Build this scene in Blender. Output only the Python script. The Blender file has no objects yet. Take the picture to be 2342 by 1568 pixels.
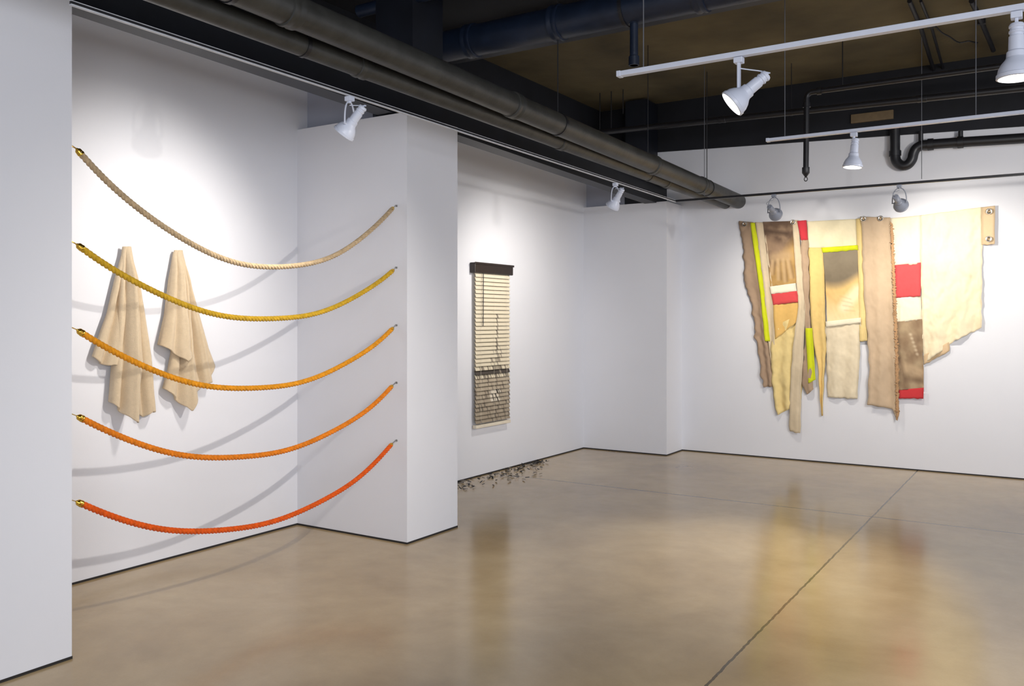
import bpy, math, random
from mathutils import Vector, Matrix, noise
random.seed(7)
S, Cc, F, H = math.sin(math.radians(32.5)), math.cos(math.radians(32.5)), 1990.0, 730.0
XL, XP, YF = -4.74, -3.71, 9.45
col = bpy.context.scene.collection
pi = math.pi

def W(px, py, X=None, Y=None, Z=None):
    """measured photo point -> real point on a wall / floor / height plane"""
    u = (px-1171)/F; v = (H-py)/F
    d = Vector((-S+Cc*u, Cc+S*u, v))
    if X is not None: t = X/d.x
    elif Y is not None: t = Y/d.y
    else: t = (Z-1.5)/d.z
    return Vector((d.x*t, d.y*t, 1.5+d.z*t))

# ------------------------------------------------------------ materials
def lin(c):
    r = []
    for v in c[:3]:
        v = max(0, min(255, v))/255.0
        r.append(v/12.92 if v <= .04045 else ((v+.055)/1.055)**2.4)
    return tuple(r)
MC = {}
def mat(name, rgb, rough=.6, metal=0., var=.12, scale=20., bump=0., bscale=None, emit=0., attr=False, sheen=0., spec=.5, bdist=.01, transl=0.):
    if name in MC: return MC[name]
    m = bpy.data.materials.new(name); m.use_nodes = True
    nt = m.node_tree; N = nt.nodes; L = nt.links
    b = N['Principled BSDF']
    tc = N.new('ShaderNodeTexCoord')
    nz = N.new('ShaderNodeTexNoise'); nz.inputs['Scale'].default_value = scale; nz.inputs['Detail'].default_value = 5
    L.new(tc.outputs['Object'], nz.inputs['Vector'])
    mr = N.new('ShaderNodeMapRange'); mr.inputs['From Min'].default_value = .3; mr.inputs['From Max'].default_value = .7
    mr.inputs['To Min'].default_value = 1-var; mr.inputs['To Max'].default_value = 1+var*.5
    L.new(nz.outputs['Fac'], mr.inputs['Value'])
    mx = N.new('ShaderNodeVectorMath'); mx.operation = 'SCALE'
    if attr:
        at = N.new('ShaderNodeAttribute'); at.attribute_name = 'Col'
        L.new(at.outputs['Color'], mx.inputs[0])
    else:
        mx.inputs[0].default_value = lin(rgb)
    L.new(mr.outputs['Result'], mx.inputs['Scale'])
    L.new(mx.outputs['Vector'], b.inputs['Base Color'])
    b.inputs['Roughness'].default_value = rough; b.inputs['Metallic'].default_value = metal
    b.inputs['Specular IOR Level'].default_value = spec
    if sheen: b.inputs['Sheen Weight'].default_value = sheen
    if bump:
        bp = N.new('ShaderNodeBump'); bp.inputs['Strength'].default_value = bump; bp.inputs['Distance'].default_value = bdist
        n2 = N.new('ShaderNodeTexNoise'); n2.inputs['Scale'].default_value = bscale or scale*6; n2.inputs['Detail'].default_value = 4
        L.new(tc.outputs['Object'], n2.inputs['Vector'])
        L.new(n2.outputs['Fac'], bp.inputs['Height']); L.new(bp.outputs['Normal'], b.inputs['Normal'])
    if emit:
        b.inputs['Emission Color'].default_value = (1, .93, .78, 1); b.inputs['Emission Strength'].default_value = emit
    MC[name] = m
    return m

M_wall = mat('white_wall_paint', (229, 230, 236), .75, var=.02, scale=1.5, bump=.04, bscale=150)
M_wallshade = mat('shaded_wall_paint', (176, 180, 194), .8, var=.05, scale=2)  # wall white with the shadow above the piers mixed into its colour
M_dark = mat('black_ceiling_paint', (22, 24, 32), .8, var=.5, scale=2.5)
M_olive = mat('olive_concrete_ceiling', (98, 87, 60), .9, var=.5, scale=1.3, bump=.4, bscale=12)
M_gap = mat('shadow_gap', (38, 35, 34), .8)
M_iron = mat('black_iron', (58, 58, 55), .45, var=.35, scale=9, bump=.15, bscale=40)
M_navy = mat('navy_painted_pipe', (25, 36, 56), .42, var=.3, scale=8, bump=.1)
M_steel = mat('navy_painted_steel', (20, 24, 34), .5, var=.35, scale=5)
M_blk = mat('black_metal', (30, 30, 34), .4, var=.2)
M_white = mat('white_enamel', (214, 220, 236), .35, var=.04, scale=10)
M_white_shade = mat('shaded_white_enamel', (140, 145, 158), .35, var=.05, scale=10)  # white enamel darkened to carry the shade on the lamp backs
M_cable = mat('white_cable', (200, 203, 210), .5)
M_rod = mat('grey_rod', (96, 98, 104), .5)
M_brass = mat('polished_brass', (224, 182, 74), .22, metal=1., var=.2, scale=60)
M_chrome = mat('chrome', (190, 190, 190), .2, metal=1.)
M_bulb = mat('lit_lamp_face', (255, 240, 200), .3, emit=14.)
M_wood = mat('dark_brown_wood', (38, 28, 25), .35, var=.3, scale=30)
M_attr = mat('printed_cloth', (0, 0, 0), .9, var=.04, scale=7, bump=.12, bscale=420, bdist=.003, attr=True, sheen=.15, spec=.12)
M_attr2 = mat('printed_slats', (0, 0, 0), .5, var=.03, scale=40, attr=True)
M_grom = mat('grommet_metal', (200, 194, 184), .25, metal=1.)
M_chip = mat('charred_chips', (0, 0, 0), .7, attr=True, var=.2)
M_towel = mat('beige_terry', (220, 199, 168), .97, var=.05, scale=60, bump=.8, bscale=420, bdist=.005, sheen=.3, spec=.04)
M_tan = mat('tan_plate', (120, 102, 76), .7)

def floor_mat():
    m = bpy.data.materials.new('polished_concrete'); m.use_nodes = True
    nt = m.node_tree; N = nt.nodes; L = nt.links; b = N['Principled BSDF']
    tc = N.new('ShaderNodeTexCoord')
    def nse(sc, det, rough=.6, dist=0.):
        n = N.new('ShaderNodeTexNoise'); n.inputs['Scale'].default_value = sc; n.inputs['Detail'].default_value = det
        n.inputs['Roughness'].default_value = rough; n.inputs['Distortion'].default_value = dist
        L.new(tc.outputs['Object'], n.inputs['Vector']); return n
    n1 = nse(1.1, 8, .58, .3); n2 = nse(4.0, 6, .6, 0.); n3 = nse(90, 3)
    r1 = N.new('ShaderNodeValToRGB'); e = r1.color_ramp.elements
    e[0].position = .28; e[0].color = (*lin((158, 133, 94)), 1)
    e[1].position = .74; e[1].color = (*lin((194, 172, 134)), 1)
    k = r1.color_ramp.elements.new(.5); k.color = (*lin((178, 154, 114)), 1)
    L.new(n1.outputs['Fac'], r1.inputs['Fac'])
    mr = N.new('ShaderNodeMapRange'); mr.inputs['From Min'].default_value = .3; mr.inputs['From Max'].default_value = .7
    mr.inputs['To Min'].default_value = .93; mr.inputs['To Max'].default_value = 1.06
    L.new(n2.outputs['Fac'], mr.inputs['Value'])
    mr3 = N.new('ShaderNodeMapRange'); mr3.inputs['To Min'].default_value = .95; mr3.inputs['To Max'].default_value = 1.05
    L.new(n3.outputs['Fac'], mr3.inputs['Value'])
    ml = N.new('ShaderNodeMath'); ml.operation = 'MULTIPLY'; L.new(mr.outputs[0], ml.inputs[0]); L.new(mr3.outputs[0], ml.inputs[1])
    sep = N.new('ShaderNodeSeparateXYZ'); L.new(tc.outputs['Object'], sep.inputs[0])
    def math_(op, a, bb=None, c=None):
        n = N.new('ShaderNodeMath'); n.operation = op
        for i, v in enumerate((a, bb, c)):
            if v is None: continue
            if isinstance(v, (int, float)): n.inputs[i].default_value = v
            else: L.new(v, n.inputs[i])
        return n.outputs[0]
    n4 = nse(14, 4)
    wob = math_('MULTIPLY_ADD', n4.outputs['Fac'], .016, -.008)
    ax = math_('ABSOLUTE', math_('ADD', math_('ADD', sep.outputs['X'], 1.245), wob))
    ay = math_('ABSOLUTE', math_('ADD', math_('ADD', sep.outputs['Y'], -7.05), wob))
    jx = math_('LESS_THAN', ax, .0065); jy = math_('LESS_THAN', ay, .013)
    j = math_('MAXIMUM', jx, math_('MULTIPLY', jy, .75))
    dk = math_('MULTIPLY_ADD', j, -.75, 1.0)
    tot = math_('MULTIPLY', ml.outputs[0], dk)
    sc = N.new('ShaderNodeVectorMath'); sc.operation = 'SCALE'
    L.new(r1.outputs['Color'], sc.inputs[0]); L.new(tot, sc.inputs['Scale'])
    L.new(sc.outputs['Vector'], b.inputs['Base Color'])
    rr = N.new('ShaderNodeMapRange'); rr.inputs['From Min'].default_value = .3; rr.inputs['From Max'].default_value = .7
    rr.inputs['To Min'].default_value = .15; rr.inputs['To Max'].default_value = .22
    L.new(n1.outputs['Fac'], rr.inputs['Value']); L.new(rr.outputs[0], b.inputs['Roughness'])
    b.inputs['Specular IOR Level'].default_value = .7
    bp = N.new('ShaderNodeBump'); bp.inputs['Strength'].default_value = .03; bp.inputs['Distance'].default_value = .01
    L.new(n2.outputs['Fac'], bp.inputs['Height']); L.new(bp.outputs['Normal'], b.inputs['Normal'])
    return m
M_floor = floor_mat()

# ------------------------------------------------------------ mesh builder
class MB:
    def __init__(s): s.v = []; s.f = []; s.c = []
    def box(s, a, b):
        a = Vector(a); b = Vector(b); i = len(s.v)
        for z in (a.z, b.z):
            for x, y in ((a.x, a.y), (b.x, a.y), (b.x, b.y), (a.x, b.y)): s.v.append((x, y, z))
        for f in ((0,3,2,1), (4,5,6,7), (0,1,5,4), (1,2,6,5), (2,3,7,6), (3,0,4,7)): s.f.append([i+k for k in f])
        return s
    def obox(s, p0, p1, w, h, up=(0,0,1)):
        """bar of section w x h from p0 to p1"""
        p0 = Vector(p0); p1 = Vector(p1); t = (p1-p0).normalized(); up = Vector(up)
        r = t.cross(up).normalized(); u = r.cross(t); i = len(s.v)
        for p in (p0, p1):
            for a, b in ((-1,-1), (1,-1), (1,1), (-1,1)): s.v.append(tuple(p+r*a*w/2+u*b*h/2))
        for f in ((0,3,2,1), (4,5,6,7), (0,1,5,4), (1,2,6,5), (2,3,7,6), (3,0,4,7)): s.f.append([i+k for k in f])
        return s
    def tube(s, pts, r, n=12, cap=True, rf=None):
        pts = [Vector(p) for p in pts]; m = len(pts)
        T = [(pts[min(i+1, m-1)]-pts[max(i-1, 0)]).normalized() for i in range(m)]
        a = Vector((0,0,1)) if abs(T[0].z) < .9 else Vector((1,0,0))
        nrm = T[0].cross(a).normalized(); i0 = len(s.v)
        for i in range(m):
            nrm = (nrm - T[i]*nrm.dot(T[i])).normalized(); bi = T[i].cross(nrm)
            for k in range(n):
                th = 2*pi*k/n; rr = rf(i, th) if rf else (r[i] if isinstance(r, (list, tuple)) else r)
                s.v.append(tuple(pts[i]+(nrm*math.cos(th)+bi*math.sin(th))*rr))
        for i in range(m-1):
            for k in range(n):
                a_ = i0+i*n+k; b_ = i0+i*n+(k+1) % n
                s.f.append([a_, b_, b_+n, a_+n])
        if cap:
            s.f.append([i0+k for k in range(n)][::-1]); s.f.append([i0+(m-1)*n+k for k in range(n)])
        return s
    def lathe(s, p, d, prof, n=24):
        """profile of (distance along d, radius)"""
        p = Vector(p); d = Vector(d).normalized()
        a = Vector((0,0,1)) if abs(d.z) < .9 else Vector((1,0,0))
        e1 = d.cross(a).normalized(); e2 = d.cross(e1); i0 = len(s.v)
        for t, r in prof:
            for k in range(n):
                th = 2*pi*k/n; s.v.append(tuple(p+d*t+(e1*math.cos(th)+e2*math.sin(th))*max(r, 1e-4)))
        for i in range(len(prof)-1):
            for k in range(n):
                a_ = i0+i*n+k; b_ = i0+i*n+(k+1) % n
                s.f.append([a_, b_, b_+n, a_+n])
        return s
    def grid(s, P, cols=None):
        i0 = len(s.v); R = len(P); Cn = len(P[0])
        for r in range(R):
            for c in range(Cn):
                s.v.append(tuple(P[r][c]))
                if cols: s.c.append(cols[r][c])
        for r in range(R-1):
            for c in range(Cn-1):
                a = i0+r*Cn+c; s.f.append([a, a+1, a+1+Cn, a+Cn])
        return s
    def build(s, name, m, parent=None, smooth=True, solid=0, bevel=0):
        me = bpy.data.meshes.new(name); org = parent.location.copy() if parent and parent.parent is None else Vector((0,0,0))
        if parent and parent.parent is not None: org = parent.parent.location + parent.location
        me.from_pydata([tuple(Vector(v)-org) for v in s.v], [], s.f); me.update()
        if s.c:
            ca = me.color_attributes.new('Col', 'FLOAT_COLOR', 'POINT')
            for i, c in enumerate(s.c): ca.data[i].color = (c[0], c[1], c[2], 1)
        me.materials.append(m)
        o = bpy.data.objects.new(name, me); col.objects.link(o)
        if parent: o.parent = parent
        if smooth:
            for p in me.polygons: p.use_smooth = True
            try: me.set_sharp_from_angle(angle=math.radians(38 if not solid else 85))
            except Exception: pass
        if bevel:
            b = o.modifiers.new('b', 'BEVEL'); b.width = bevel; b.segments = 2; b.limit_method = 'ANGLE'
        if solid:
            q = o.modifiers.new('s', 'SOLIDIFY'); q.thickness = solid; q.offset = 0
        return o

def thing(name, label, cat, loc=(0,0,0), group=None):
    o = bpy.data.objects.new(name, None); col.objects.link(o); o.location = loc; o.empty_display_size = .05
    o['label'] = label; o['category'] = cat
    if group: o['group'] = group
    return o
def tag(o, label, cat, group=None, kind=None):
    o['label'] = label; o['category'] = cat
    if group: o['group'] = group
    if kind: o['kind'] = kind
    return o
def struct(name, mb, m, bevel=0):
    o = mb.build(name, m, smooth=False, bevel=bevel); o['kind'] = 'structure'; return o

# ------------------------------------------------------------ setting
Y1, Y2 = 4.52, 5.09
struct('floor', MB().box((-5.0,-3.5,-.12), (4.5,9.75,0)), M_floor)
struct('ceiling', MB().box((-5.0,5.95,4.0), (4.5,9.75,4.1)), M_olive)
struct('ceiling_dark', MB().box((-5.0,-3.5,3.9), (4.5,5.95,4.1)), M_dark)
struct('wall_left', MB().box((XL-.2,-3.5,.008), (XL,YF,3.3)), M_wall)
struct('wall_left_upper', MB().box((XL-.2,-3.5,3.3), (XL+.015,YF,4.0)), M_dark)
zt0 = 3.43; zt1 = 3.30; xa, xb = XL-.2, 4.5
def ztop(x): return zt0+(zt1-zt0)*(x+3.7)/3.5 if x < 1 else zt0+(zt1-zt0)*4.7/3.5
FW = [[0,1,4,5], [1,2,3,4], [6,11,10,7], [7,10,9,8], [5,4,10,11], [4,3,9,10], [0,6,7,1], [1,7,8,2], [0,5,11,6], [2,8,9,3]]
w = MB()
for y in (YF, YF+.2):
    for x in (xa, 1.0, xb): w.v.append((x, y, .008))
    for x in (xb, 1.0, xa): w.v.append((x, y, ztop(x)))
w.f += FW
struct('wall_far', w, M_wall)
w = MB()
for y in (YF-.03, YF+.2):
    for x in (xa, 1.0, xb): w.v.append((x, y, ztop(x)))
    for x in (xb, 1.0, xa): w.v.append((x, y, 4.0))
w.f += FW
struct('wall_far_upper', w, M_dark)
struct('wall_left_front', MB().box((XL,-3.5,.008), (XP,2.2,3.02)), M_wall)
struct('wall_left_middle', MB().box((XL,Y1,.008), (XP,Y2,2.885)), M_wall)
struct('wall_left_rear', MB().box((XL,8.99,.008), (XP,YF,2.80)), M_wall)
struct('wall_left_middle_infill', MB().box((XL,4.62,2.885), (-4.10,4.98,3.30)), M_wallshade)
struct('wall_left_rear_infill', MB().box((XL,9.06,2.80), (-4.25,YF,3.28)), M_wallshade)
g = .002; zb = .012  # dark strips stand in for the shade of the gap under the walls
struct('shadow_gap_left', MB().box((XL,2.2,0), (XL+g,Y1,zb)).box((XL,Y2,0), (XL+g,8.99,zb)), M_gap)
struct('shadow_gap_far', MB().box((XP,YF-g,0), (4.5,YF,zb)), M_gap)
struct('shadow_gap_front', MB().box((XL,-3.5,0), (XP+g,2.2+g,zb)), M_gap)
struct('shadow_gap_middle', MB().box((XL,Y1-g,0), (XP+g,Y2+g,zb)), M_gap)
struct('shadow_gap_rear', MB().box((XL,8.99-g,0), (XP+g,YF,zb)), M_gap)

# ------------------------------------------------------------ ropes
def rope(z, sag, rgb, label, cname, ph, zr=0.):
    X = -3.80; ya, yb = 2.292, 4.468; mid = 3.38; half = 1.085
    t = thing('rope', label, 'rope', (X, 2.2, z), 'ropes strung across the alcove')
    def pos(y):
        q = (y-mid)/half
        k = 1.1; zz = (math.cosh(k*q)-1)/(math.cosh(k)-1)
        return Vector((X+.006*math.sin(q*7+ph), y, z-sag+sag*zz+.0035*math.sin(q*9+ph)+zr*(q+1)/2))
    n = 600; pts = [pos(ya+(yb-ya)*i/n) for i in range(n+1)]
    L = 0; ls = [0]
    for a, b in zip(pts, pts[1:]): L += (b-a).length; ls.append(L)
    R = .0152
    def rf(i, th):
        a = 1.5*(th-2*pi*ls[i]/.066)
        return R*(.56+.46*abs(math.cos(a))**.6)
    m = mat(cname, rgb, .9, var=.25, scale=50, bump=.4, bscale=300, spec=.08, sheen=.1)
    MB().tube(pts, R, 30, rf=rf).build('rope_strand', m, t)
    for e, (p, q) in enumerate(((pts[0], pts[2]), (pts[-1], pts[-3]))):
        d = (p-q).normalized(); s = .88 if e == 0 else .76
        MB().lathe(p-d*.012, d, [(0,.0165*s), (.001,.0185*s), (.007,.0185*s), (.009,.0168*s), (.020,.0168*s), (.025,.014*s), (.029,.008*s), (.034,.005*s), (.035,0)], 20).build('end_cap', M_brass, t)
        tip = p+d*.020
        wy = 2.2 if e == 0 else Y1
        wp = Vector((X, wy, p.z+(.038 if e == 0 else .026)))
        pp = Vector((X, wy+(.014 if e == 0 else -.010), wp.z))
        c = (tip+pp)/2; ax = (pp-tip); hl = ax.length/2+.003; ax.normalize(); sd = Vector((0,0,1)).cross(ax).normalized()
        ring = [c+ax*hl*math.cos(a)+sd*.005*math.sin(a) for a in [2*pi*k/20 for k in range(21)]]
        MB().tube(ring, .0016, 8, cap=False).build('hook', M_brass if e == 0 else M_chrome, t)
        ey = MB().lathe((X, wy, wp.z), (0, 1 if e == 0 else -1, 0), [(0,.009), (.003,.009), (.004,.003), (.008,.0025)], 16)
        ring = [pp+Vector((0,.006*math.cos(a),.006*math.sin(a))) for a in [2*pi*k/16 for k in range(17)]]
        ey.tube(ring, .0016, 8, cap=False).build('wall_eye', M_chrome, t)
    return t
rope(2.262, .452, (194, 170, 136), 'topmost rope, beige twisted cotton with deepest sag and brass ends', 'beige_rope', 0, -.030)
rope(1.832, .327, (212, 170, 48), 'mustard yellow twisted rope, second from the top of the five', 'mustard_rope', 1, -.010)
rope(1.442, .325, (236, 158, 36), 'amber twisted rope, middle of the five across the alcove', 'amber_rope', 2, -.006)
rope(1.048, .308, (238, 136, 34), 'bright orange twisted rope, directly above the lowest red-orange one', 'orange_rope', 3)
rope(.656, .303, (234, 96, 26), 'lowest rope, red-orange twisted cotton with brass ends', 'red_orange_rope', 4)

# ------------------------------------------------------------ cloth lofts
def ip(pts, v):
    ds = [0]
    for a, b in zip(pts, pts[1:]): ds.append(ds[-1]+math.dist(a, b))
    t = v*ds[-1]
    for i in range(len(pts)-1):
        if t <= ds[i+1] or i == len(pts)-2:
            k = (t-ds[i])/max(ds[i+1]-ds[i], 1e-6)
            return tuple(a+(b-a)*k for a, b in zip(pts[i], pts[i+1]))
def lut(l, u):
    if not l: return 0
    for (a, x), (b, y) in zip(l, l[1:]):
        if u <= b: return x+(y-x)*(u-a)/max(b-a, 1e-6)
    return l[-1][1]
def cloth(name, L, R, rgb, parent, off=.02, amp=.006, k=2.0, ph=0., bot=None, wall='far', colf=None, step=3.0, m=None, solid=.0018, fray=0., bulge=None, ff=.05):
    hgt = max(math.dist(L[0], L[-1]), math.dist(R[0], R[-1])); wid = max(math.dist(ip(L,v), ip(R,v)) for v in (0,.3,.6,1))
    nr = max(4, int(hgt/step)); nc = max(5, int(wid/step)); P = []; CO = []
    for r in range(nr+1):
        v = r/nr; l = ip(L, v); q = ip(R, v); row = []; cr = []
        if wall == 'far' and hgt > 60:
            s_ = 1.3*noise.noise(Vector((v*hgt*.03, ph, 31))); l = (l[0]+s_, l[1]); q = (q[0]+1.3*noise.noise(Vector((v*hgt*.03, ph, 41))), q[1])
        if fray:
            l = (l[0]+fray*noise.noise(Vector((v*hgt*ff, ph, 1))), l[1]); q = (q[0]+fray*noise.noise(Vector((v*hgt*ff, ph, 5))), q[1])
        for c in range(nc+1):
            u = c/nc; x = l[0]+(q[0]-l[0])*u; y = l[1]+(q[1]-l[1])*u + lut(bot, u)*v**4
            y += (2.2*noise.noise(Vector((u*wid*.10, ph, 3))))*v**4*(1 if wid > 14 else 0)
            wv = amp*(math.sin(2*pi*k*u+ph+1.3*v)*(.35+.65*v) + .8*noise.noise(Vector((x*.03, y*.012, ph))))
            if wall == 'far':
                wv += amp*.9*noise.noise(Vector((x*.055+y*.02, y*.030, ph+4)))+amp*.35*noise.noise(Vector((x*.16, y*.09-x*.05, ph+9)))
            if bulge: wv += bulge(u, v)
            if wall == 'far':
                p = W(x, y, Y=YF-off); p.y -= wv; p.y = min(p.y, YF-.004)
            else:
                p = W(x, y, X=XL+off); p.x += wv; p.x = max(p.x, XL+.005)
            row.append(p)
            if colf or m is None:
                if colf: cc = colf(x, y)
                else:
                    nn = 1+.035*noise.noise(Vector((x*.02, y*.02, ph)))+.02*noise.noise(Vector((x*.2, y*.2, ph)))
                    cc = tuple(a*nn for a in rgb)
                    if u < 1.2/nc or u > 1-1.2/nc or v > 1-1.2/nr: cc = tuple(a*.93 for a in cc)      # stitched edge
                cr.append(lin(cc))
        P.append(row); CO.append(cr)
    mb = MB().grid(P, CO if (colf or m is None) else None)
    return mb.build(name, m or M_attr, parent, solid=solid)

# ------------------------------------------------------------ patchwork hanging on the far wall
A = thing('textile_wall_hanging', 'large ragged patchwork of beige, red and yellow fabric strips hung on the far wall', 'wall hanging', W(1960, 505, Y=YF-.02))
TA = (168, 143, 120); RED = (206, 62, 72); NE = (210, 217, 40)
def seg(x, y, a, b):
    ax, ay = a; bx, by = b; t = ((x-ax)*(bx-ax)+(y-ay)*(by-ay))/max((bx-ax)**2+(by-ay)**2, 1e-6); t = max(0, min(1, t))
    return math.hypot(x-ax-t*(bx-ax), y-ay-t*(by-ay))
def soft(x, y, a, b, r, e=3.): return max(0, min(1, (r+e/2-seg(x, y, a, b))/e))
def mixc(a, b, t): t = max(0, min(1, t)); return tuple(p+(q-p)*t for p, q in zip(a, b))
def print1(x, y):
    n = noise.noise(Vector((x*.05, y*.05, 2))); n2 = noise.noise(Vector((x*.18, y*.18, 8)))
    c = mixc((104, 84, 70), (144, 120, 98), n*1.2+.4+.25*n2)
    c = mixc(c, (154, 128, 104), .9*soft(x, y, (1735, 552), (1815, 584), 15, 16))
    c = mixc(c, (80, 64, 54), .8*soft(x, y, (1752, 528), (1800, 534), 4, 8))
    c = mixc(c, (84, 66, 54), .7*soft(x, y, (1745, 600), (1765, 640), 5, 12))
    c = mixc(c, (218, 174, 96), .6*max(0, min(1, ((x-1784)+(y-570)*.8)/30)))
    c = mixc(c, (190, 160, 122), .8*soft(x, y, (1770, 588), (1802, 584), 10, 12))
    for a, b in (((1767,596),(1764,626)), ((1779,594),(1780,638)), ((1791,594),(1795,642)), ((1802,594),(1809,634))):
        c = mixc(c, (120, 96, 74), .45*soft(x, y, (a[0]+5, a[1]+4), (b[0]+6, b[1]), 2.5, 5))
        c = mixc(c, (196, 166, 126), .8*soft(x, y, a, b, 3.8, 5))
    return c
def print2(x, y):
    n = noise.noise(Vector((x*.04, y*.04, 7))); n2 = noise.noise(Vector((x*.15, y*.15, 17)))
    c = mixc((142, 130, 110), (124, 112, 94), (y-580)/60+.4*n+.15*n2)
    edge = 640+10*math.sin((x-1884)*.045)+.22*(1925-x)
    c = mixc(c, mixc((222, 186, 124), (238, 216, 168), (y-670)/60), max(0, min(1, (y-edge+10)/22)))
    c = mixc(c, (242, 226, 192), .8*soft(x, y, (1932, 700), (1962, 664), 13, 14))
    for k in range(4):
        c = mixc(c, (202, 166, 120), .5*soft(x, y, (1920+k*4, 676+k*11), (1946+k*3, 684+k*9), .8, 4))
    c = mixc(c, (208, 170, 110), .5*soft(x, y, (1890, 672), (1915, 690), 5, 16))
    return c
def print3(x, y):
    n = noise.noise(Vector((x*.045, y*.03, 11))); n2 = noise.noise(Vector((x*.15, y*.12, 21)))
    c = mixc((138, 114, 90), (172, 150, 120), n*1.1+.5+.2*n2)
    c = mixc(c, (190, 164, 132), .8*soft(x, y, (2062, 838), (2104, 852), 11, 12))
    c = mixc(c, (112, 90, 72), .6*soft(x, y, (2058, 818), (2070, 872), 3, 9))
    c = mixc(c, (114, 92, 74), .5*soft(x, y, (2072, 866), (2110, 872), 4, 10))
    for k in range(6): c = mixc(c, (208, 190, 162), .8*soft(x, y, (2082+3*k, 764+9*k), (2083+3*k, 765+9*k), 2.5, 5))
    return c
cloth('fabric_strip', [(1690,505),(1699,560),(1706,655),(1720,700),(1732,800),(1750,884)], [(1724,508),(1742,640),(1757,780),(1770,884)], TA, A, .022, .014, 1.4, .3, fray=5, ff=.08)
cloth('neon_strip', [(1716,509),(1736,650),(1750,780)], [(1727,509),(1746,650),(1761,780)], NE, A, .038, .005, .6, .3)
cloth('fabric_strip', [(1727,508),(1746,650),(1757,780),(1764,830)], [(1748,508),(1766,650),(1772,740),(1772,830)], (216,197,168), A, .030, .008, 1, 1)
cloth('printed_panel', [(1745,507),(1754,580),(1762,655)], [(1814,505),(1817,580),(1822,648)], None, A, .033, .006, 1, 2, colf=print1, step=1.4)
cloth('fabric_band', [(1760,655),(1763,672)], [(1820,647),(1822,666)], (240,230,208), A, .040, .003, 1, 2)
cloth('red_patch', [(1764,672),(1768,697)], [(1823,665),(1828,690)], (212,78,80), A, .040, .005, 1, 2.5)
cloth('fabric_panel', [(1768,697),(1770,740),(1774,775)], [(1828,690),(1830,725),(1832,748)], (224,182,108), A, .034, .006, 1.5, 1, bot=[(0,0),(1,-20)])
cloth('fabric_panel', [(1770,745),(1764,790),(1764,860),(1773,925),(1780,948)], [(1832,718),(1836,800),(1836,870),(1830,922)], (232,208,146), A, .026, .018, 2.4, 0, fray=3)
cloth('fabric_strip', [(1812,503),(1818,600),(1826,700),(1812,800),(1806,900),(1804,975),(1806,986)], [(1826,503),(1834,600),(1842,700),(1838,800),(1832,900),(1832,975),(1830,990)], (220,202,172), A, .044, .009, .8, 3)
cloth('red_patch', [(1823,505),(1832,549)], [(1844,503),(1848,548)], RED, A, .052, .004, .8, 1)
cloth('fabric_strip', [(1832,549),(1840,680),(1840,800),(1832,870),(1846,902)], [(1848,548),(1852,680),(1856,800),(1858,860),(1860,890)], (186,160,134), A, .048, .009, 1, 2.4, fray=3)
cloth('fabric_panel', [(1844,506),(1848,568)], [(1966,500),(1966,566)], (236,224,190), A, .024, .010, 2.5, 1)
cloth('fabric_panel', [(1848,566),(1852,680),(1856,760),(1870,830),(1879,950)], [(1884,566),(1888,735),(1890,800),(1884,870),(1881,950)], (232,200,130), A, .028, .012, 1.4, 0)
cloth('neon_strip', [(1842,750),(1846,820),(1849,876)], [(1858,750),(1861,800),(1865,868)], NE, A, .056, .005, .7, 0)
cloth('printed_panel', [(1882,574),(1888,660),(1892,738)], [(1962,570),(1966,650),(1968,728)], None, A, .033, .006, 1, 4, colf=print2, step=1.5)
cloth('neon_strip', [(1878,566),(1881,578)], [(1962,560),(1963,571)], NE, A, .040, .003, .8, 4)
cloth('fabric_panel', [(1888,746),(1890,830),(1892,908)], [(1968,736),(1966,830),(1960,912)], (228,213,184), A, .032, .013, 1.8, 4, fray=2)
cloth('hem', [(1888,735),(1889,748)], [(1969,726),(1969,738)], (238,228,202), A, .046, .004, 1.5, 4)
cloth('fabric_strip', [(1958,500),(1964,640),(1966,780)], [(1976,498),(1982,640),(1984,780)], (230,204,142), A, .035, .005, .8, 2)
cloth('fabric_panel', [(1968,495),(1975,640),(1984,780),(1988,850),(1985,925)], [(2036,497),(2042,640),(2050,800),(2056,930)], (198,174,146), A, .044, .012, 1.9, 1.5, bot=[(0,0),(.8,6),(.93,32),(1,20)], fray=3)
cloth('frayed_edge', [(2036,506),(2041,640),(2047,800),(2050,962)], [(2042,512),(2048,640),(2054,800),(2056,945)], (180,142,104), A, .058, .005, .5, 1, fray=7, ff=.45, step=2)
cloth('fabric_panel', [(2036,499),(2044,608)], [(2106,492),(2106,603)], (238,227,198), A, .028, .010, 1.2, 1)
cloth('red_patch', [(2046,606),(2046,681)], [(2106,600),(2106,677)], (214,84,86), A, .033, .008, 1, 1)
cloth('fabric_panel', [(2046,681),(2048,738)], [(2106,677),(2109,731)], (238,227,200), A, .028, .009, 1, 3)
cloth('printed_panel', [(2048,736),(2052,820),(2055,892)], [(2109,729),(2111,810),(2113,887)], None, A, .031, .008, 1, 5, colf=print3, step=1.5)
cloth('red_patch', [(2055,891),(2056,911)], [(2113,886),(2112,911)], (204,62,66), A, .036, .004, 1, 1)
cloth('fabric_panel', [(2104,492),(2106,640),(2109,780),(2112,826)], [(2246,473),(2246,640),(2245,745)], (240,225,192), A, .032, .019, 2.4, 3, bot=[(0,4),(.42,2),(.46,-4),(1,4)], fray=2)
cloth('fabric_strip', [(2112,812),(2113,834)], [(2170,782),(2172,803)], (212,184,148), A, .024, .004, 1, 3, fray=2)
cloth('side_tab', [(2244,474),(2245,560)], [(2276,470),(2275,558)], (214,188,152), A, .042, .005, .7, 3)
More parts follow.
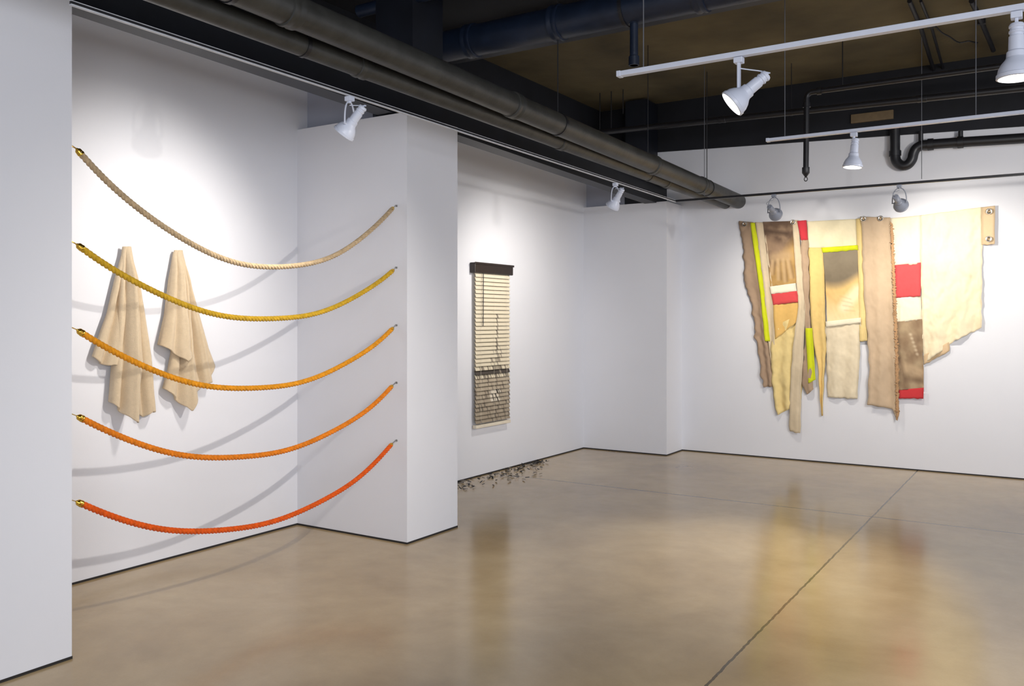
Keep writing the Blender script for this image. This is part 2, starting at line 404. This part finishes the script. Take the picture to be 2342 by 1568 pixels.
for gx, gy in ((1703,512), (1813,508), (1975,500), (2014,499), (2262,483), (2261,546)):
    p = W(gx, gy, Y=YF-.068)
    MB().lathe(p, (0,-1,0), [(-.018,.016), (0,.028), (.004,.026), (.005,.020), (.002,.014), (-.014,.013)], 20).build('grommet', M_grom, A)

# ------------------------------------------------------------ towels on the left wall
def blg(t0, t1, folds, ph, amp=.02, twist=.35):
    def f(u, v):
        e = max(0., 1-(2*u-1)**2)**.5
        w = min(1, v*3+.3)
        rd = 0
        for fr, a_, p_ in ((folds, 1., ph), (folds*2.3, .30, ph*2+1), (folds*.6, .5, ph+2)):
            rd += a_*.5*math.sin(2*pi*fr*(u+.04*math.sin(2.5*v+ph))+p_+twist*v)
        fade = min(1, v*6)
        return e*(t0+(t1-t0)*min(1, v*1.3))*w + amp*(.2+.8*e)*rd*fade*(.45+.55*v) + .005*e*noise.noise(Vector((u*4, v*9, ph)))
    return f
kw = dict(wall='left', m=M_towel, step=2.4)
T1 = thing('towel', 'left-hand beige towel, wider, hanging in long folds on the alcove wall', 'towel', W(288, 566, X=XL), 'towels on the alcove wall')
cloth('side_drape', [(282,568),(262,640),(244,715),(226,765),(209,815)], [(292,566),(290,640),(284,720),(277,790),(264,838)], None, T1, .026, .003, 1, 0, solid=.010, bulge=blg(.02,.035,1.5,.5,.040), bot=[(0,0),(.25,8),(.5,8),(1,-4)], **kw)
cloth('side_drape', [(286,568),(292,640),(300,740),(302,850),(312,945)], [(297,567),(317,650),(332,740),(345,815),(352,932)], None, T1, .022, .003, 1, 0, solid=.010, bulge=blg(.02,.04,1.4,2.5,.042), bot=[(0,0),(.3,12),(.6,2),(.85,8),(1,-4)], **kw)
cloth('front_drape', [(281,564),(270,640),(262,740),(254,840),(247,924)], [(297,564),(306,640),(313,740),(318,850),(313,930)], None, T1, .026, .003, 1, 0, solid=.012, bulge=blg(.055,.085,2.0,1.0,.062), bot=[(0,-6),(.3,16),(.6,36),(.8,-14),(1,-62)], **kw)
T2 = thing('towel', 'right-hand beige towel, narrower at its foot, hanging beside the wider towel', 'towel', W(406, 573, X=XL), 'towels on the alcove wall')
cloth('side_drape', [(397,576),(385,640),(375,720),(362,775),(359,788)], [(410,574),(414,640),(420,720),(428,785),(434,800)], None, T2, .024, .003, 1, 0, solid=.010, bulge=blg(.05,.088,1.6,.8,.036), bot=[(0,0),(.3,14),(.65,30),(.85,10),(1,-6)], **kw)
cloth('side_drape', [(405,574),(414,640),(424,740),(432,830),(436,898)], [(416,574),(432,640),(454,720),(474,790),(490,828)], None, T2, .022, .003, 1, 0, solid=.010, bulge=blg(.02,.04,1.7,2.2,.044), bot=[(0,0),(.2,-14),(.45,12),(.75,22),(1,6)], **kw)
cloth('front_drape', [(399,572),(400,660),(398,760),(382,850),(370,896)], [(416,572),(423,660),(432,760),(446,850),(456,884)], None, T2, .024, .003, 1, 0, solid=.012, bulge=blg(.035,.06,1.8,.2,.050), bot=[(0,-8),(.3,20),(.6,50),(.8,10),(1,0)], **kw)

# ------------------------------------------------------------ window blind on the left wall
B = thing('window_blind', 'narrow slatted window blind with dark wooden valance, printed and hung on the white wall', 'window blind', W(1128, 610, X=XL))
ya = W(1087, 700, X=XL+.04).y; yb = W(1165, 700, X=XL+.04).y
zt = W(1128, 626, X=XL+.04).z; zbm = W(1128, 962, X=XL+.04).z
va = W(1088, 610, X=XL+.07).y; vb = W(1176, 610, X=XL+.07).y
MB().box((XL,va,zt-.003), (XL+.060,vb,zt+.095)).build('valance', M_wood, B, smooth=False, bevel=.008)
MB().box((XL+.060,va-.003,zt+.078), (XL+.070,vb+.003,zt+.098)).build('valance_moulding', M_wood, B, smooth=False, bevel=.003)
ns = 37; sp = (zt-zbm)/ns
def slatcol(a, z):
    t = (zt-z)/(zt-zbm); n = noise.noise(Vector((a*9, t*26, 3))); nf = noise.noise(Vector((a*24, t*70, 5)))
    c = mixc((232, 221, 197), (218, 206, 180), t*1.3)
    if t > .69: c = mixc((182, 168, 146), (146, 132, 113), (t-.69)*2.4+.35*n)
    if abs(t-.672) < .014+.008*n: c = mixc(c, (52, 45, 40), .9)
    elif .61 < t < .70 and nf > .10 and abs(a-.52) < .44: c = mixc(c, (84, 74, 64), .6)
    cx = .62+.012*math.sin(t*95)
    if .27 < t <= .47:
        if abs(a-cx) < .010+.014*(nf > 0): c = mixc(c, (96, 86, 75), .7)
    if .47 < t < .66:
        n5 = noise.noise(Vector((a*14, t*34, 15)))
        wdt = .07+.15*(t-.47)/.19*(1+.9*n)
        if abs(a-cx) < wdt and n5 > .14: c = mixc(c, (112, 101, 88), .6)
        if abs(a-cx) < .012: c = mixc(c, (90, 80, 70), .7)
    if .76 < t < .88:
        q = ((a-.54)/.17)**2+((t-.825)/.045)**2
        if q < 1+n: c = (216, 206, 188) if nf > -.12 else (52, 46, 41)
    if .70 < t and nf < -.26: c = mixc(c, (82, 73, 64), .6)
    return lin(c)
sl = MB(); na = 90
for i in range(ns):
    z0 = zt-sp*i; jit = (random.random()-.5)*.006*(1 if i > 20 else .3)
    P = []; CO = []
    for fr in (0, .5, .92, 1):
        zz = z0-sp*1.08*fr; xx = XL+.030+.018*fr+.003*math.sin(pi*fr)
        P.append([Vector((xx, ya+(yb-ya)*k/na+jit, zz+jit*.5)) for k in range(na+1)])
        CO.append([slatcol(k/na, z0-sp*.5) if fr < .95 else tuple(v*.42 for v in slatcol(k/na, z0-sp*.5)) for k in range(na+1)])  # lowest row darkened as the shade in the gap below each slat
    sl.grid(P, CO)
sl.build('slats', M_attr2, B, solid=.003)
M_rail = mat('cream_rail', (228, 218, 198), .5, var=.05)
MB().box((XL+.012,ya-.003,zbm-.045), (XL+.055,yb+.003,zbm-.014)).build('bottom_rail', M_rail, B, smooth=False, bevel=.004)
wy = W(1107, 650, X=XL+.07).y
MB().tube([(XL+.062,wy,zt), (XL+.062,wy,zt-.25), (XL+.060,wy,W(1107,745,X=XL+.06).z)], .004, 10).build('tilt_wand', M_blk, B)
for fy in (.12, .5, .88):
    y = ya+(yb-ya)*fy
    MB().tube([(XL+.056,y,zt), (XL+.056,y,zbm-.03)], .0010, 6).build('ladder_cord', M_rail, B)

# ------------------------------------------------------------ chips on the floor below the blind
ch = MB()
for i in range(190):
    t = random.random()**.9; y = 5.95+1.95*t
    spread = .09+.27*math.sin(pi*min(1, t*1.05))
    x = XL+.03+abs(random.gauss(0, .5))*spread*1.25
    if x > -4.25: continue
    a = random.random()*pi; l = random.uniform(.022, .05); wd = random.uniform(.010, .020); h = random.uniform(.001, .020)
    d = Vector((math.cos(a), math.sin(a), random.uniform(-.45, .45))); q = Vector((-math.sin(a), math.cos(a), random.uniform(-.3, .3)))
    cz = .006+h*.6; c = Vector((max(x, XL+.03), y, cz)); j0 = len(ch.v)
    g_ = random.choice(((20,19,19), (30,28,27), (46,42,40), (24,23,23), (120,112,104)))
    for zz in (0, .003):
        for s1, s2 in ((-1,-1), (1,-.7), (.8,1), (-1,.8)):
            p = c+d*s1*l*.5+q*s2*wd*.5; ch.v.append((max(p.x, XL+.006), p.y, max(.001, p.z)+zz)); ch.c.append(lin(g_))
    for f in ((0,3,2,1), (4,5,6,7), (0,1,5,4), (1,2,6,5), (2,3,7,6), (3,0,4,7)): ch.f.append([j0+k for k in f])
o = ch.build('debris_chips', M_chip, smooth=False)
tag(o, 'scatter of small black and grey chips on the floor along the wall', 'debris', kind='stuff')

# ------------------------------------------------------------ lighting tracks
ZT = 2.70
def rods(par, pts, r=.003, m=None):
    for x, y in pts: MB().tube([(x, y, ZT+.01), (x, y, 3.99 if y > 5.95 else 3.90)], r, 8).build('suspension_rod', m or M_rod, par)
TL = thing('lighting_track', 'long thin white lighting track running above the ropes toward the far corner', 'lighting track', (-3.3,1.95,ZT))
MB().obox((-3.3,1.95,2.736), (-3.3,8.23,2.674), .014, .006).obox((-3.3,1.95,2.752), (-3.3,8.23,2.690), .012, .003).build('rail', M_cable, TL, smooth=False)
MB().obox((-3.3,1.95,2.745), (-3.3,8.23,2.683), .010, .013).build('rail_channel', M_blk, TL, smooth=False)
TA_ = thing('lighting_track', 'nearest white lighting track hung on thin rods at upper right', 'lighting track', (-1.85,3.88,ZT))
MB().box((-1.85,3.862,ZT-.012), (.9,3.898,ZT+.012)).build('rail', M_white, TA_, smooth=False, bevel=.002)
MB().box((-1.856,3.86,ZT-.014), (-1.835,3.90,ZT+.014)).build('end_cap', M_white, TA_, smooth=False, bevel=.002)
rods(TA_, ((-1.72,3.88), (.4,3.88)))
TB = thing('lighting_track', 'middle-distance white lighting track between the nearest one and the black rail', 'lighting track', (-1.69,5.84,ZT))
MB().box((-1.69,5.822,ZT-.010), (1.4,5.858,ZT+.010)).build('rail', M_white, TB, smooth=False, bevel=.002)
MB().box((-1.696,5.82,ZT-.012), (-1.675,5.86,ZT+.012)).build('end_cap', M_white, TB, smooth=False, bevel=.002)
rods(TB, ((W(1795, 300, Y=5.84).x,5.84), (W(2232, 270, Y=5.84).x,5.84)))
TC = thing('lighting_track', 'thin black lighting track in front of the far wall above the patchwork hanging', 'lighting track', (-3.3,8.23,2.685))
MB().box((-3.3,8.215,2.674), (2.0,8.245,2.694)).build('rail', M_blk, TC, smooth=False)
rods(TC, ((W(1611, 440, Y=8.23).x,8.23), (W(2108, 420, Y=8.23).x,8.23)), m=M_rod)

def spotlight(loc, ta, energy, angle, blend, rad, color):
    ld = bpy.data.lights.new('spot', 'SPOT'); ld.energy = energy; ld.spot_size = math.radians(angle); ld.spot_blend = blend
    ld.shadow_soft_size = rad; ld.color = color
    lo = bpy.data.objects.new('spot_light', ld); col.objects.link(lo)
    lo.location = loc; lo.rotation_euler = (Vector(ta)-Vector(loc)).to_track_quat('-Z', 'Y').to_euler()
def lamp(label, base, aim, kind, drop, sc=1.25, energy=60, angle=70, blend=.6, rad=.035, color=(1,.94,.86), target_light=None, cable=True, fwd=.035, mt=None, bow=.04):
    mt = mt or M_white
    base = Vector(base); aim = Vector(aim)
    t = thing('track_spotlight', label, 'spotlight', base, 'track spotlights')
    pv = base-Vector((0,0,drop)); D = (aim-pv).normalized()
    sd = D.cross(Vector((0,0,1)))
    if sd.length < .05: sd = Vector((1,0,0))
    sd.normalize()
    MB().box(base+Vector((-.020,-.020,-.028)), base+Vector((.020,.020,-.002))).build('track_adapter', mt, t, smooth=False, bevel=.003)
    s = sc
    if kind == 'yoke':
        r = .056*s; top = base-Vector((0,0,.03)); pts = []
        for k in range(25):
            a = pi*k/24
            pts.append(pv+sd*r*math.cos(a)+Vector((0,0,1))*((drop-.03)*math.sin(a)**.7 if 0 < k < 24 else 0))
        MB().tube(pts, .0045, 8).build('yoke', mt, t)
        MB().tube([base-Vector((0,0,.02)), top-Vector((0,0,.008))], .010, 12).build('swivel', mt, t)
        MB().tube([pv-sd*(r+.004), pv+sd*(r+.004)], .005, 10).build('pivot_pin', mt, t)
    else:
        MB().obox(base-Vector((0,0,.02)), pv+Vector((0,0,-.01)), .026, .012, up=(1,0,0)).build('stem', mt, t, smooth=False, bevel=.003)
        pv = pv+D*fwd*s
    MB().lathe(pv, D, [(-.125*s,0), (-.125*s,.020*s), (-.118*s,.024*s), (-.112*s,.024*s), (-.110*s,.021*s), (-.102*s,.021*s), (-.100*s,.024*s), (-.094*s,.024*s), (-.092*s,.021*s), (-.084*s,.021*s), (-.082*s,.024*s), (-.035*s,.025*s), (-.03*s,.030*s), (-.012*s,.031*s)], 24).build('lamp_housing', mt, t)
    MB().lathe(pv, D, [(-.014*s,.030*s), (-.005*s,.034*s), (.010*s,.046*s), (.028*s,.055*s), (.044*s,.058*s), (.046*s,.061*s), (.058*s,.061*s), (.060*s,.055*s), (.045*s,.052*s), (.03*s,.048*s)], 28).build('lamp_shade', mt, t)
    MB().lathe(pv, D, [(.036*s,.050*s), (.044*s,.035*s), (.047*s,.0)], 24).build('bulb', M_bulb, t)
    if cable:
        a = base-Vector((0,0,.05)); e = pv-D*.125*s; m_ = (a+e)/2
        side = Vector((-D.x,-D.y,0))*bow
        pts = [a, a+(e-a)*.25+side*.5, m_+side*1.1, a+(e-a)*.8+side*1.2, e-D*.010, e]
        sm = []
        for i in range(len(pts)-1):
            p0 = pts[max(i-1,0)]; p1 = pts[i]; p2 = pts[i+1]; p3 = pts[min(i+2,len(pts)-1)]
            for k in range(6):
                q = k/6; sm.append(.5*((2*p1)+(p2-p0)*q+(2*p0-5*p1+4*p2-p3)*q*q+(3*p1-p0-3*p2+p3)*q**3))
        sm.append(e)
        MB().tube(sm, .0028, 8).build('cable', mt, t)
    if energy: spotlight(pv+D*(.07*s+rad), target_light or aim, energy, angle, blend, rad, color)
    return t
lamp('white spotlight on the thin track in front of the alcove, aimed at the towels', (-3.3,3.53,2.718), (-4.3,3.25,1.35), 'yoke', .16, sc=1.02, energy=78, angle=98, blend=1., rad=.09, target_light=(-4.74,3.2,1.75))
lamp('small white spotlight on the thin track near the far corner, aimed at the blind', (-3.3,6.85,2.684), (-4.3,7.1,1.2), 'yoke', .16, sc=1.02, energy=80, angle=104, blend=1., rad=.06, target_light=(-4.74,7.3,1.6))
lamp('white spotlight on a flat stem under the nearest track, tilted to the left', (W(1690,140,Y=3.88).x,3.88,ZT-.012), (-2.75,3.2,1.15), 'stem', .185, sc=1.1, energy=190, angle=84, blend=1., rad=.016, target_light=(-4.5,3.2,.4), fwd=-.02)
lamp('largest white spotlight at the upper right edge, pointing straight down with lit golden face', (W(2325,25,Y=3.88).x,3.88,ZT-.012), (-.18,3.86,0), 'stem', .15, sc=1.15, energy=90, angle=100, blend=1., cable=False)
lamp('white spotlight under the middle-distance track, lit face pointing down', (W(1953,300,Y=5.84).x,5.84,ZT-.010), (-1.35,5.7,0), 'stem', .13, sc=1.0, energy=190, angle=66, blend=1., target_light=(-1.70,5.35,0), color=(1,.95,.88), cable=False)
lamp('round spotlight on the black track above the left part of the patchwork', (W(1770,445,Y=8.23).x,8.23,2.677), (-2.25,9.45,2.1), 'yoke', .17, sc=1.05, energy=62, angle=112, blend=1., rad=.03, target_light=(-2.25,9.45,1.6), color=(1,.92,.80), mt=M_white_shade, bow=.09)
lamp('round spotlight on the black track above the pale right part of the patchwork', (W(2057,420,Y=8.23).x,8.23,2.677), (-1.1,9.45,2.1), 'yoke', .16, sc=1.05, energy=80, angle=106, blend=1., rad=.03, target_light=(-.9,9.45,1.85), color=(1,.93,.82), mt=M_white_shade, bow=.09)

# ------------------------------------------------------------ overhead pipes and steel
def pipe(label, p0, p1, r, m, rings=(), hangers=(), name='ceiling_pipe', group=None, ztop_=3.9):
    p0 = Vector(p0); p1 = Vector(p1)
    t = thing(name, label, 'pipe', p0, group)
    MB().tube([p0, p1], r, 24).build('pipe_body', m, t)
    d = (p1-p0).normalized()
    for f in rings:
        c = p0+(p1-p0)*f
        MB().lathe(c-d*.04, d, [(0,r), (.003,r*1.10), (.02,r*1.12), (.035,r*1.05), (.045,r*1.05), (.06,r*1.12), (.077,r*1.10), (.08,r)], 24).build('coupling', m, t)
    for f in hangers:
        c = p0+(p1-p0)*f
        h = MB().lathe(c-d*.012, d, [(0,r), (0,r*1.07), (.024,r*1.07), (.024,r)], 24)
        h.tube([c+Vector((0,0,r)), (c.x,c.y,ztop_ if c.y < 5.95 else 3.99)], .004, 8); h.build('hanger', M_blk, t)
    return t
pipe('thicker of the two parallel dark iron pipes running over the gallery to the far wall', (-3.05,1.0,2.98), (-3.05,9.45,2.80), .078, M_iron, (.22,.45,.72,.86), (.18,.52,.88))
pipe('thinner dark iron pipe running close behind the thicker one to the far wall', (-3.235,1.0,2.90), (-3.20,9.45,2.785), .056, M_iron, (.3,.56,.8), (.25,.75))
pipe('thick navy painted pipe crossing the dark ceiling toward the upper right', (-4.1,5.38,3.6), (1.2,5.38,3.6), .115, M_navy, (.06,.2,.40), (.3,))
pipe('slim navy pipe crossing just above the thick navy pipe', (-4.3,4.7,3.72), (.8,4.7,3.72), .045, M_navy, (.3,.6))
t = thing('ceiling_pipe', 'short navy branch pipe hanging down beside the end of the nearest track', 'pipe', W(1450,60,Y=5.38))
a = W(1450,55,Y=5.38); b = W(1450,150,Y=5.38)
MB().tube([a+Vector((0,0,.2)), b], .028, 16).build('pipe_body', M_navy, t)
MB().lathe(b, (0,0,1), [(0,0), (0,.036), (.06,.036), (.065,.028)], 18).build('end_cap', M_navy, t)
MB().lathe(a, (0,0,1), [(0,.028), (.0,.038), (.05,.038), (.05,.028)], 18).build('coupling', M_navy, t)
bm = thing('steel_beam', 'black steel beam running along the top of the left wall', 'beam', (-3.92,1.0,3.0))
MB().obox((-3.90,-1,3.03+.11), (-3.90,9.42,2.79+.11), .03, .22).build('web', M_steel, bm, smooth=False)
MB().obox((-3.90,-1,3.03), (-3.90,9.42,2.79), .14, .018).build('flange', M_steel, bm, smooth=False)
MB().obox((-3.90,-1,3.25), (-3.90,9.42,3.01), .14, .018).build('flange', M_steel, bm, smooth=False)
o = MB().box((-4.08,4.66,2.886), (-3.985,4.96,3.89)).box((-4.09,4.64,2.886), (-3.98,4.665,3.89)).box((-4.09,4.955,2.886), (-3.98,4.98,3.89)).box((-3.98,4.64,3.3), (-3.76,4.98,3.89)).build('steel_column', M_steel, smooth=False)
tag(o, 'dark steel column top standing on the nearer white wall pier', 'column')
o = MB().box((-4.22,9.08,2.81), (-3.99,9.40,3.98)).box((-4.24,9.06,2.81), (-3.985,9.085,3.98)).build('steel_column', M_steel, smooth=False)
tag(o, 'dark steel column top standing on the farther white wall pier', 'column')
for y, z0, lab in ((2.6, 3.55, 'black steel crossbeam overhead at the near left'), (6.0, 3.72, 'black steel crossbeam behind the thick navy pipe')):
    t = thing('steel_beam', lab, 'beam', (-4.7,y,z0))
    MB().box((-4.7,y-.015,z0), (4.4,y+.015,3.90)).build('web', M_steel, t, smooth=False)
    MB().box((-4.7,y-.08,z0-.015), (4.4,y+.08,z0)).build('flange', M_steel, t, smooth=False)
Yp = 8.0
p0 = W(1845,212,Y=Yp); zc = p0.z
t = thing('sprinkler_pipe', 'black pipe along the far ceiling with a drop ending in a small ring', 'pipe', p0)
dn = W(1843,398,Y=Yp)
arc = [p0+Vector((.05-.05*math.sin(a), 0, -.05+.05*math.cos(a))) for a in [pi/2*k/6 for k in range(7)]]
MB().tube([(2.2,Yp,zc)]+arc+[dn], .024, 14).build('pipe_body', M_blk, t)
MB().lathe(p0+Vector((.09,0,0)), (1,0,0), [(0,.024), (0,.034), (.04,.034), (.04,.024)], 16).build('elbow_fitting', M_blk, t)
MB().lathe(p0+Vector((0,0,-.09)), (0,0,-1), [(0,.024), (0,.034), (.04,.034), (.04,.024)], 16).build('elbow_fitting', M_blk, t)
MB().lathe(dn, (0,0,-1), [(-.06,.024), (-.06,.033), (-.01,.033), (0,.026), (.02,.012), (.03,.008), (.03,0)], 16).build('end_cap', M_blk, t)
rp = dn-Vector((0,0,.045))
MB().tube([rp+Vector((.014*math.cos(a),0,.018*math.sin(a))) for a in [2*pi*k/16 for k in range(17)]], .004, 8, cap=False).build('ring', M_blk, t)
hx = W(1927,205,Y=Yp).x
MB().tube([(hx,Yp,zc), (hx,Yp,3.99)], .005, 8).build('hanger', M_blk, t)
pipe('slim black pipe low under the far ceiling, left of the ringed drop pipe', W(1370,303,Y=8.6), W(2342,205,Y=8.6)+Vector((.6,0,0)), .03, M_blk, (.3,.7), (.45,), ztop_=3.99)
Yd = YF-.10
t = thing('drain_pipe', 'thick black drain pipe with a U-shaped trap high on the far wall', 'pipe', W(2047,330,Y=Yd))
q = lambda x, y: W(x, y, Y=Yd)
ctr = [(2047,292),(2047,330),(2047,352),(2049,366),(2056,375),(2067,379),(2078,375),(2086,364),(2089,352),(2094,341),(2104,334),(2118,331),(2200,325),(2342,316),(2600,298)]
P = [q(*c) for c in ctr]; sm = []
for i in range(len(P)-1):
    a0 = P[max(i-1,0)]; a1 = P[i]; a2 = P[i+1]; a3 = P[min(i+2,len(P)-1)]
    for k in range(4):
        u = k/4; sm.append(.5*((2*a1)+(a2-a0)*u+(2*a0-5*a1+4*a2-a3)*u*u+(3*a1-a0-3*a2+a3)*u**3))
sm.append(P[-1])
MB().tube(sm, .048, 20).build('pipe_body', M_blk, t)
for c, d in (((2047,345),(0,0,-1)), ((2190,326),(1,0,0)), ((2122,331),(1,0,0))):
    MB().lathe(q(*c), d, [(0,.048), (0,.058), (.05,.058), (.05,.048)], 20).build('coupling', M_blk, t)
for x in (2106, 2197):
    MB().tube([q(x,332), q(x,300)], .022, 12).build('riser', M_blk, t)
for x in (2150, 2300):
    p = q(x, 331-(x-2118)*.065); MB().box((p.x-.015,p.y,p.z-.015), (p.x+.015,YF-.001,p.z+.015)).build('wall_bracket', M_blk, t, smooth=False)
def conduit(lab, pts, r, z=3.95):
    P = [W(x, y, Z=z) for x, y in pts]
    t = thing('conduit', lab, 'conduit', P[0], 'conduits on the olive ceiling')
    MB().tube(P, r, 12).build('tube', M_blk, t)
    m = P[len(P)//2]
    MB().box(m-Vector((.03,.02,r)), m+Vector((.03,.02,.05))).build('clamp', M_blk, t, smooth=False)
conduit('left of two close dark conduits angled across the olive ceiling', [(2080,2),(2105,60),(2140,175)], .018)
conduit('right of two close dark conduits angled across the olive ceiling', [(2106,2),(2130,60),(2162,175)], .012)
conduit('dark conduit near the upper right corner of the olive ceiling', [(2222,2),(2245,50),(2272,115)], .020)
t = thing('cable', 'thin black cable sagging between conduits on the olive ceiling', 'cable', W(2140,60,Z=3.97))
MB().tube([W(2140+(2236-2140)*k/14, 60+36*math.sin(pi*.5*min(1,k/9))+2*math.sin(k), Z=3.97-.02*math.sin(pi*k/14)) for k in range(15)], .006, 8).build('wire', M_blk, t)
a = W(1946,262,Y=YF-.06); b = W(2044,272,Y=YF-.03)
o = MB().box((a.x,YF-.06,b.z), (b.x,YF-.031,a.z)).build('mounting_board', M_tan, smooth=False, bevel=.002)
tag(o, 'narrow tan board fixed to the dark band above the far wall', 'board')
for k, (x, y1) in enumerate(((1372,300), (1398,300), (1425,260))):
    p = W(x, y1, Y=8.6)
    o = MB().tube([p, (p.x,p.y,3.99)], .006, 8).build('hanger_rod', M_blk)
    tag(o, ('first', 'second', 'third')[k]+' thin dark rod from the left hanging from the far ceiling', 'rod', 'hanger rods in the dim ceiling area')

# ------------------------------------------------------------ light, world, camera
def area(loc, tgt, size, e, colr):
    ld = bpy.data.lights.new('area', 'AREA'); ld.size = size; ld.energy = e; ld.color = colr
    o = bpy.data.objects.new('fill_light', ld); col.objects.link(o); o.location = loc  # unseen soft light added as fill from behind the camera
    o.rotation_euler = (Vector(tgt)-Vector(loc)).to_track_quat('-Z', 'Y').to_euler()
area((4.0,-3.0,2.2), (-1.5,8.5,1.3), 3.0, 280, (.95,.97,1.0))
# unseen spots added as fill for the far end, no fixtures modelled
spotlight((1.0,8.23,2.5), (1.0,9.45,1.7), 60, 120, 1., .05, (1,.94,.86))
spotlight((.6,5.84,2.5), (-.8,9.45,1.6), 200, 80, 1., .05, (1,.95,.88))
spotlight((1.5,5.84,2.5), (-3.5,7.6,.9), 240, 70, 1., .08, (1,.96,.9))
wd = bpy.data.worlds.new('world'); bpy.context.scene.world = wd; wd.use_nodes = True
bg = wd.node_tree.nodes['Background']; bg.inputs[0].default_value = (.77,.815,.94,1); bg.inputs[1].default_value = 1.10
cd = bpy.data.cameras.new('camera'); cam = bpy.data.objects.new('camera', cd); col.objects.link(cam)
cam.location = (0,0,1.5); cam.rotation_euler = (pi/2,0,math.radians(32.5))
cd.sensor_width = 36; cd.lens = 36*F/2342; cd.shift_y = -54/2342; cd.clip_start = .05
bpy.context.scene.camera = cam
try:
    bpy.context.scene.view_settings.view_transform = 'Standard'
except Exception: pass
